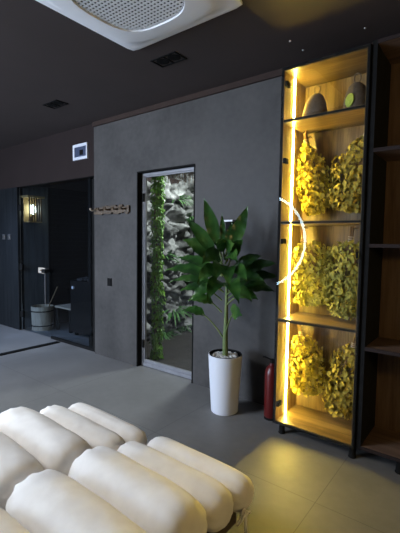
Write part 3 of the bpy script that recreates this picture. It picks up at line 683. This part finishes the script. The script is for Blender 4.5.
def leaf(base, tip, width, arch=0.12, side=None, stalk=0.25, fold=0.22, twist=0.0):
    base = Vector(base); tip = Vector(tip); L = (tip - base).length
    ctl = (base + tip) / 2 + Vector((0, 0, arch))
    def bz(t): return base * (1 - t) ** 2 + ctl * 2 * t * (1 - t) + tip * t * t
    NN = 16; prev = None
    # leaf stalk
    stem_mb.tube([bz(stalk * i / 5) for i in range(6)], [.008, .007, .0065, .006, .0055, .005], 8)
    rows = []
    for i in range(NN + 1):
        s_ = i / NN; t = stalk * .9 + (1 - stalk * .9) * s_
        p_ = bz(t); d_ = (bz(min(1, t + .02)) - bz(max(0, t - .02))).normalized()
        sdv = side if side is not None else d_.cross(Vector((0, 0, 1)))
        sdv = Vector(sdv); sdv = sdv - d_ * sdv.dot(d_)
        if sdv.length < .05: sdv = Vector((1, -.3, 0)) - d_ * d_.x
        sdv.normalize(); n_ = sdv.cross(d_)
        if twist:
            sdv = Matrix.Rotation(twist * s_, 3, d_) @ sdv; n_ = sdv.cross(d_)
        w_ = width * .86 * (sin(pi * s_ ** .72) ** 1.0 if 0 < s_ < 1 else 0.02)
        w_ = max(w_, .002)
        row = []
        for q_ in (-1, -.55, 0, .55, 1):
            rip = 0.006 * sin(s_ * 26 + q_ * 2) * abs(q_)
            row.append(leaf_mb.b.verts.new(p_ + sdv * w_ * q_ + n_ * (abs(q_) ** 1.3 * w_ * fold + rip)))
        rows.append(row)
    for a_, b_ in zip(rows, rows[1:]):
        for k in range(4): leaf_mb.b.faces.new((a_[k], a_[k + 1], b_[k + 1], b_[k]))
VS = Vector((cos(CAM_YAW), sin(CAM_YAW), 0))    # horizontal across direction as most blades face the room
def LF(bx_, by_, tx_, ty_, Y, wpx, arch=.05, face=True, **k):
    sdv = None
    b_ = at(bx_, by_, PY); t_ = at(tx_, ty_, Y); b_.x = PX + (b_.x - PX) * .6
    if face:
        d_ = (t_ - b_).normalized(); view = (Vector((0, 0, CAM_H)) - t_).normalized()
        sdv = d_.cross(view + Vector((0, 0, k.pop('tilt', .5))))
    leaf(b_, t_, wpx / 118.0 / 2, arch, sdv, **k)
for q_ in (
    # upper spear leaves
    (219, 262, 204, 198, 2.52, 15, .02, .1, .3), (221, 256, 222, 213, 2.60, 7, .0, 0, .3), (226, 262, 248, 206, 2.66, 15, .02, .1, .3),
    (218, 264, 186, 218, 2.50, 15, .04, .4, .2), (224, 258, 232, 222, 2.62, 9, .02, .1, .3), (219, 258, 211, 226, 2.64, 9, .02, .2, .3),
    # left, arching outwards
    (219, 270, 183, 240, 2.44, 20, .10, .6, .2), (219, 284, 164, 271, 2.46, 18, .13, 1.0, .2), (219, 290, 170, 282, 2.54, 16, .12, 1.0, .2),
    (219, 300, 180, 291, 2.42, 16, .13, 1.0, .25), (219, 312, 188, 301, 2.46, 14, .12, .9, .3), (221, 337, 182, 311, 2.46, 13, .17, 1.0, .5),
    # right, arching outwards
    (226, 272, 243, 240, 2.44, 14, .10, .4, .25), (226, 280, 262, 256, 2.62, 15, .08, .7, .25), (226, 288, 277, 264, 2.68, 17, .12, .9, .25),
    (226, 294, 279, 278, 2.74, 17, .13, .9, .25), (226, 300, 275, 292, 2.62, 16, .13, .9, .3), (226, 306, 258, 300, 2.48, 15, .13, .9, .3),
    (225, 334, 242, 316, 2.42, 17, .19, .4, .45),
    # towards the room, bending over
    (221, 266, 202, 264, 2.34, 19, .15, .3, .15), (224, 264, 237, 262, 2.34, 17, .14, .3, .15), (222, 276, 197, 284, 2.32, 18, .15, .5, .15),
    (225, 276, 247, 282, 2.30, 17, .15, .5, .15), (222, 286, 207, 302, 2.28, 17, .17, .3, .2), (225, 286, 239, 304, 2.28, 17, .17, .3, .2),
    (222, 270, 215, 282, 2.22, 17, .16, .2, .15), (225, 272, 229, 288, 2.22, 17, .16, .2, .15), (222, 292, 190, 300, 2.40, 14, .13, .8, .25),
    (225, 296, 252, 302, 2.38, 15, .13, .7, .25), (223, 258, 217, 240, 2.36, 13, .08, .3, .2), (224, 258, 234, 244, 2.36, 13, .08, .3, .2),
    (219, 276, 176, 258, 2.60, 15, .09, .8, .2), (226, 284, 266, 284, 2.56, 15, .12, .9, .25)):
    LF(*q_[:7], tilt=q_[7], stalk=q_[8])
for v in leaf_mb.b.verts: v.co.y = min(v.co.y, D - 0.012)
stem_mb.build('stem', m_stem, pp_, True, 60)
leaf_mb.build('foliage', m_leaf, pp_, True)

# ------------------------------------------------------------------ planting in the niche
random.seed(21)
iv = empty('hanging_ivy', (-3.08, 3.16, 0), 'column of green ivy hanging just inside the garden door on the left', 'ivy')
vx, vy = -3.12, 3.22
mb = MB()
for k in range(5):
    a_ = 2 * pi * k / 5
    mb.tube([(vx + .03 * cos(a_), vy + .03 * sin(a_), 0.0)] + [(vx + .035 * cos(a_ + z) + random.uniform(-.01, .01), vy + .035 * sin(a_ + z), z) for z in (.4, .8, 1.2, 1.6, 2.0, 2.31)], .006, 6)
mb.build('vines', m_twig, iv, True)
mb = MB()
def small_leaf(mb, c, n_, g_, l_, w_):
    g_ = (g_ - n_ * g_.dot(n_)).normalized(); s2 = n_.cross(g_)
    v = [mb.b.verts.new(c), mb.b.verts.new(c + g_ * l_ * .4 + s2 * w_ + n_ * .15 * l_), mb.b.verts.new(c + g_ * l_), mb.b.verts.new(c + g_ * l_ * .4 - s2 * w_ + n_ * .15 * l_), mb.b.verts.new(c + g_ * l_ * .45)]
    mb.b.faces.new((v[0], v[1], v[4])); mb.b.faces.new((v[1], v[2], v[4])); mb.b.faces.new((v[2], v[3], v[4])); mb.b.faces.new((v[3], v[0], v[4]))
for k in range(1500):
    z = random.uniform(0.0, 2.26); a_ = random.uniform(0, 2 * pi)
    rad = (0.062 + .03 * noise.noise(Vector((z * 3, cos(a_), sin(a_))))) * (0.55 + .45 * random.random())
    n_ = Vector((cos(a_), sin(a_), random.uniform(.0, .9))).normalized()
    small_leaf(mb, Vector((vx + rad * cos(a_), vy + rad * sin(a_), z + .03)), n_, Vector((random.uniform(-.6, .6), random.uniform(-.6, .6), -1)), random.uniform(.035, .06), random.uniform(.014, .024))
for v in mb.b.verts: v.co.z = max(v.co.z, .003); v.co.y = max(v.co.y, D + .115)
mb.build('ivy_leaves', m_ivy, iv)
def fern(c, R, n, label, seed, up_=.35, w_=.012):
    rnd = random.Random(seed); c = Vector(c); mb = MB()
    for k in range(n):
        a_ = rnd.uniform(-pi * .62, pi * .62); L = R * rnd.uniform(.65, 1.1)
        out = Vector((cos(a_) * .8 + .15, sin(a_), up_ + rnd.uniform(-.2, .5))).normalized(); rows = []
        for i in range(7):
            t = i / 6; p_ = c + out * L * t + Vector((0, 0, -L * .55 * t * t)); sdv = out.cross(Vector((0, 0, 1))).normalized(); ww = max(.0012, w_ * (sin(pi * (t * .9 + .1)) ** .7))
            rows.append((mb.b.verts.new(p_ - sdv * ww + Vector((0, 0, ww * .4))), mb.b.verts.new(p_), mb.b.verts.new(p_ + sdv * ww + Vector((0, 0, ww * .4)))))
        for r0, r1 in zip(rows, rows[1:]):
            for i in (0, 1): mb.b.faces.new((r0[i], r0[i + 1], r1[i + 1], r1[i]))
    for v in mb.b.verts: v.co.z = max(v.co.z, .004)
    return thing_mesh(mb, 'wall_fern', m_fern, label, 'fern', 'strap-leaved ferns on the rock', True)
for (x_, y_), R, n, lb, sd_ in (((176, 200), .34, 30, 'bright strap-leaved fern highest on the pale rock wall', 1), ((189, 221), .30, 26, 'strap-leaved fern on the rock right beside the indoor plant', 2),
        ((163, 258), .36, 28, 'strap-leaved fern on the rock next to the ivy column', 3), ((174, 312), .40, 40, 'strap-leaved fern low on the rock behind the drooping leaf', 4), ((160, 182), .20, 18, 'small yellowish fern at the top of the rock near the ivy', 5),
        ((162, 335), .32, 40, 'leafy fern on the ground at the foot of the rock near the ivy', 6), ((184, 330), .32, 40, 'leafy fern on the ground at the foot of the rock, farther back', 7)):
    p = atx(x_, y_, -3.84); p.x = -3.85
    fern((p.x, p.y, max(p.z, .02)), R, n, lb, sd_)
mb = MB(); random.seed(9)
for k in range(420):
    x_ = random.uniform(vx + .14, DX1 + .05); y_ = random.uniform(3.12, 3.30); l_ = random.uniform(.14, .36)
    mb.tube([(x_, y_, 2.34), (x_ + random.uniform(-.02, .02), y_, 2.34 - l_ * .6), (x_ + random.uniform(-.04, .04), y_ + random.uniform(-.02, .02), 2.34 - l_)], [.004, .003, .001], 4)
mb.box(DX0 - .3, DX1 + .1, 3.10, 3.32, 2.32, CH - .001)
o = thing_mesh(mb, 'hanging_roots', m_twig, 'dark shaggy fringe of roots above the garden door inside the niche', 'roots'); o['kind'] = 'stuff'

# ------------------------------------------------------------------ loungers and bolsters
def bolster(name_label, c, L, R, yaw, tilt=0.0, seed=0, tie=False):
    """fabric roll along local x, ends gathered and rounded"""
    rnd = random.Random(seed); t = bmesh.new(); N, K = 56, 40; rings = []
    for i in range(N + 1):
        s_ = i / N; a_ = -cos(pi * s_)                       # denser rows near the ends
        x_ = a_ * L / 2; e_ = abs(a_)
        rr = (1 - e_ ** 10) ** (1 / 2.4) if e_ < 1 else 0
        rr *= 1 - .05 * e_ ** 2
        row = []
        for k in range(K):
            th = 2 * pi * k / K; cz, cy_ = sin(th), cos(th)
            n4 = (abs(cz) ** 2.3 + abs(cy_) ** 2.3) ** (-1 / 2.3)
            v = Vector((x_, cy_ * n4 * rr * R * 1.02, cz * n4 * rr * R * .97))
            q_ = Vector((x_ * 9 + seed * 7.7, th * 1.4, seed))
            wr = noise.noise(Vector((x_ * 5 + seed * 3.1, cy_ * 2.1, cz * 2.1))) * .045
            endw = max(0, (e_ - .72) / .28)
            wr += endw * .085 * sin(th * 11 + 3 * noise.noise(q_) + seed) * (1 if e_ < .995 else 0) * (.6 + .4 * noise.noise(q_ * .5))
            wr += .020 * noise.noise(Vector((x_ * 22 + seed, cy_ * 5 + x_ * 9, cz * 5))) * (.4 + endw)
            sag = -.05 * R * (1 - cz) * .5
            v.y *= 1 + wr; v.z = v.z * (1 + wr) + sag
            row.append(t.verts.new(v))
        rings.append(row)
    for a_, b_ in zip(rings, rings[1:]):
        for k in range(K): t.faces.new((a_[k], a_[(k + 1) % K], b_[(k + 1) % K], b_[k]))
    bmesh.ops.remove_doubles(t, verts=t.verts, dist=1e-5)
    Mx = Matrix.Translation(c) @ Matrix.Rotation(yaw, 4, 'Z') @ Matrix.Rotation(tilt, 4, 'Y')
    mb = MB(); mb.merge(t, Mx)
    o = thing_mesh(mb, 'bolster_cushion', m_fabric, name_label, 'cushion', 'white bolster cushions on the loungers', True)
    if tie:
        e0 = Mx @ Vector((L / 2 - 0.015, -R * .55, -R * .62))
        mb = MB(); rnd = random.Random(4)
        mb.torus(e0 + Vector((.012, 0, .002)), .012, .006, 'X', 16, 8)
        for (dx, dy, dz) in ((.03, -.012, -.055), (.012, .02, -.125)):
            mb.tube([e0, e0 + Vector((.02, dy * .3, .012)), e0 + Vector((dx * .9, dy, dz * .4)), e0 + Vector((dx, dy * 1.6, dz))], [.004, .0055, .0055, .004], 8)
        for s_ in (-1, 1):
            pts = [e0 + Vector((.012 + .012 * sin(a_), s_ * .022 * (1 - cos(a_)), .014 * sin(a_) - .012 * (1 - cos(a_)))) for a_ in [2 * pi * k / 10 for k in range(11)]]
            mb.tube(pts, .004, 6)
        mb.build('tie_string', m_fabric, o, True)['label'] = 'knotted white tie string'
    return o
RIGHT = [  # centre x, y, z, length, radius
    (-1.065, 1.358, .332, .60, .077), (-1.090, 1.200, .348, .64, .087), (-1.088, 0.987, .378, .66, .120), (-1.070, .732, .392, .68, .126), (-1.060, .474, .406, .68, .126)]
LEFT = [(-1.745, 1.366, .316, .64, .077), (-1.762, 1.207, .334, .68, .088), (-1.774, .990, .364, .68, .120), (-1.768, .737, .380, .69, .126), (-1.75, .480, .395, .68, .126)]
names_r = ['white bolster with a tie string, farthest on the right lounger', 'second white bolster from the far end of the right lounger', 'third white bolster from the far end of the right lounger', 'wide white bolster fourth from the far end of the right lounger', 'white bolster nearest the viewer at the bottom left corner, right lounger']
names_l = ['farthest white bolster on the left lounger', 'second white bolster from the far end of the left lounger', 'third white bolster from the far end of the left lounger', 'fourth white bolster from the far end of the left lounger, cut by the picture edge', 'fifth white bolster of the left lounger, barely showing at the picture edge']
for i, (q_, nm) in enumerate(zip(RIGHT, names_r)): bolster(nm, Vector(q_[:3]), q_[3], q_[4], radians(-1.5), 0, 31 + i, tie=(i == 0))
for i, (q_, nm) in enumerate(zip(LEFT, names_l)): bolster(nm, Vector(q_[:3]), q_[3], q_[4], radians(-0.5), 0, 51 + i)
def lounger(rows, label):
    cx = rows[1][0]; y0, z0 = rows[0][1] + .0, rows[0][2] - rows[0][4] - .012; y1, z1 = rows[-1][1] - .35, rows[-1][2] - rows[-1][4] - .012
    e = empty('sun_lounger', (cx, (y0 + y1) / 2, 0), label, 'lounger', 'dark wooden loungers')
    hw = .235; dy, dz = (y1 - y0), (z1 - z0)
    def zz(y): return z0 + dz * (y - y0) / dy
    for s_ in (-1, 1):
        mb = MB(); t_ = bmesh.new(); X0 = cx + s_ * hw - .018; X1 = X0 + .036; vs = []
        for (y_, o_) in ((y0, 0), (y1, 0), (y1, -.06), (y0, -.06)): vs.append((y_, zz(y_) + o_))
        a_ = [t_.verts.new((X0, y_, z_)) for y_, z_ in vs]; b_ = [t_.verts.new((X1, y_, z_)) for y_, z_ in vs]
        t_.faces.new(a_); t_.faces.new(b_[::-1])
        for k in range(4): t_.faces.new((a_[k], b_[k], b_[(k + 1) % 4], a_[(k + 1) % 4]))
        mb.merge(t_); mb.build('side_rail', m_frame, e)
        for y_ in (y0 - .36, y1 + .15):
            MB().box(cx + s_ * hw - .022, cx + s_ * hw + .022, y_ - .022, y_ + .022, 0, zz(y_) - .03, .003).build('leg', m_frame, e)
    n = int(abs(dy) / .075)
    for k in range(n):
        y_ = y0 + dy * (k + .5) / n
        MB().box(cx - hw - .018, cx + hw + .018, y_ - .028, y_ + .028, zz(y_) - .001, zz(y_) + .012, .002).build('slat', m_frame, e)
    return e
lounger(RIGHT, 'dark wooden lounger under the right row of white bolsters')
lounger(LEFT, 'dark wooden lounger under the left row of white bolsters')
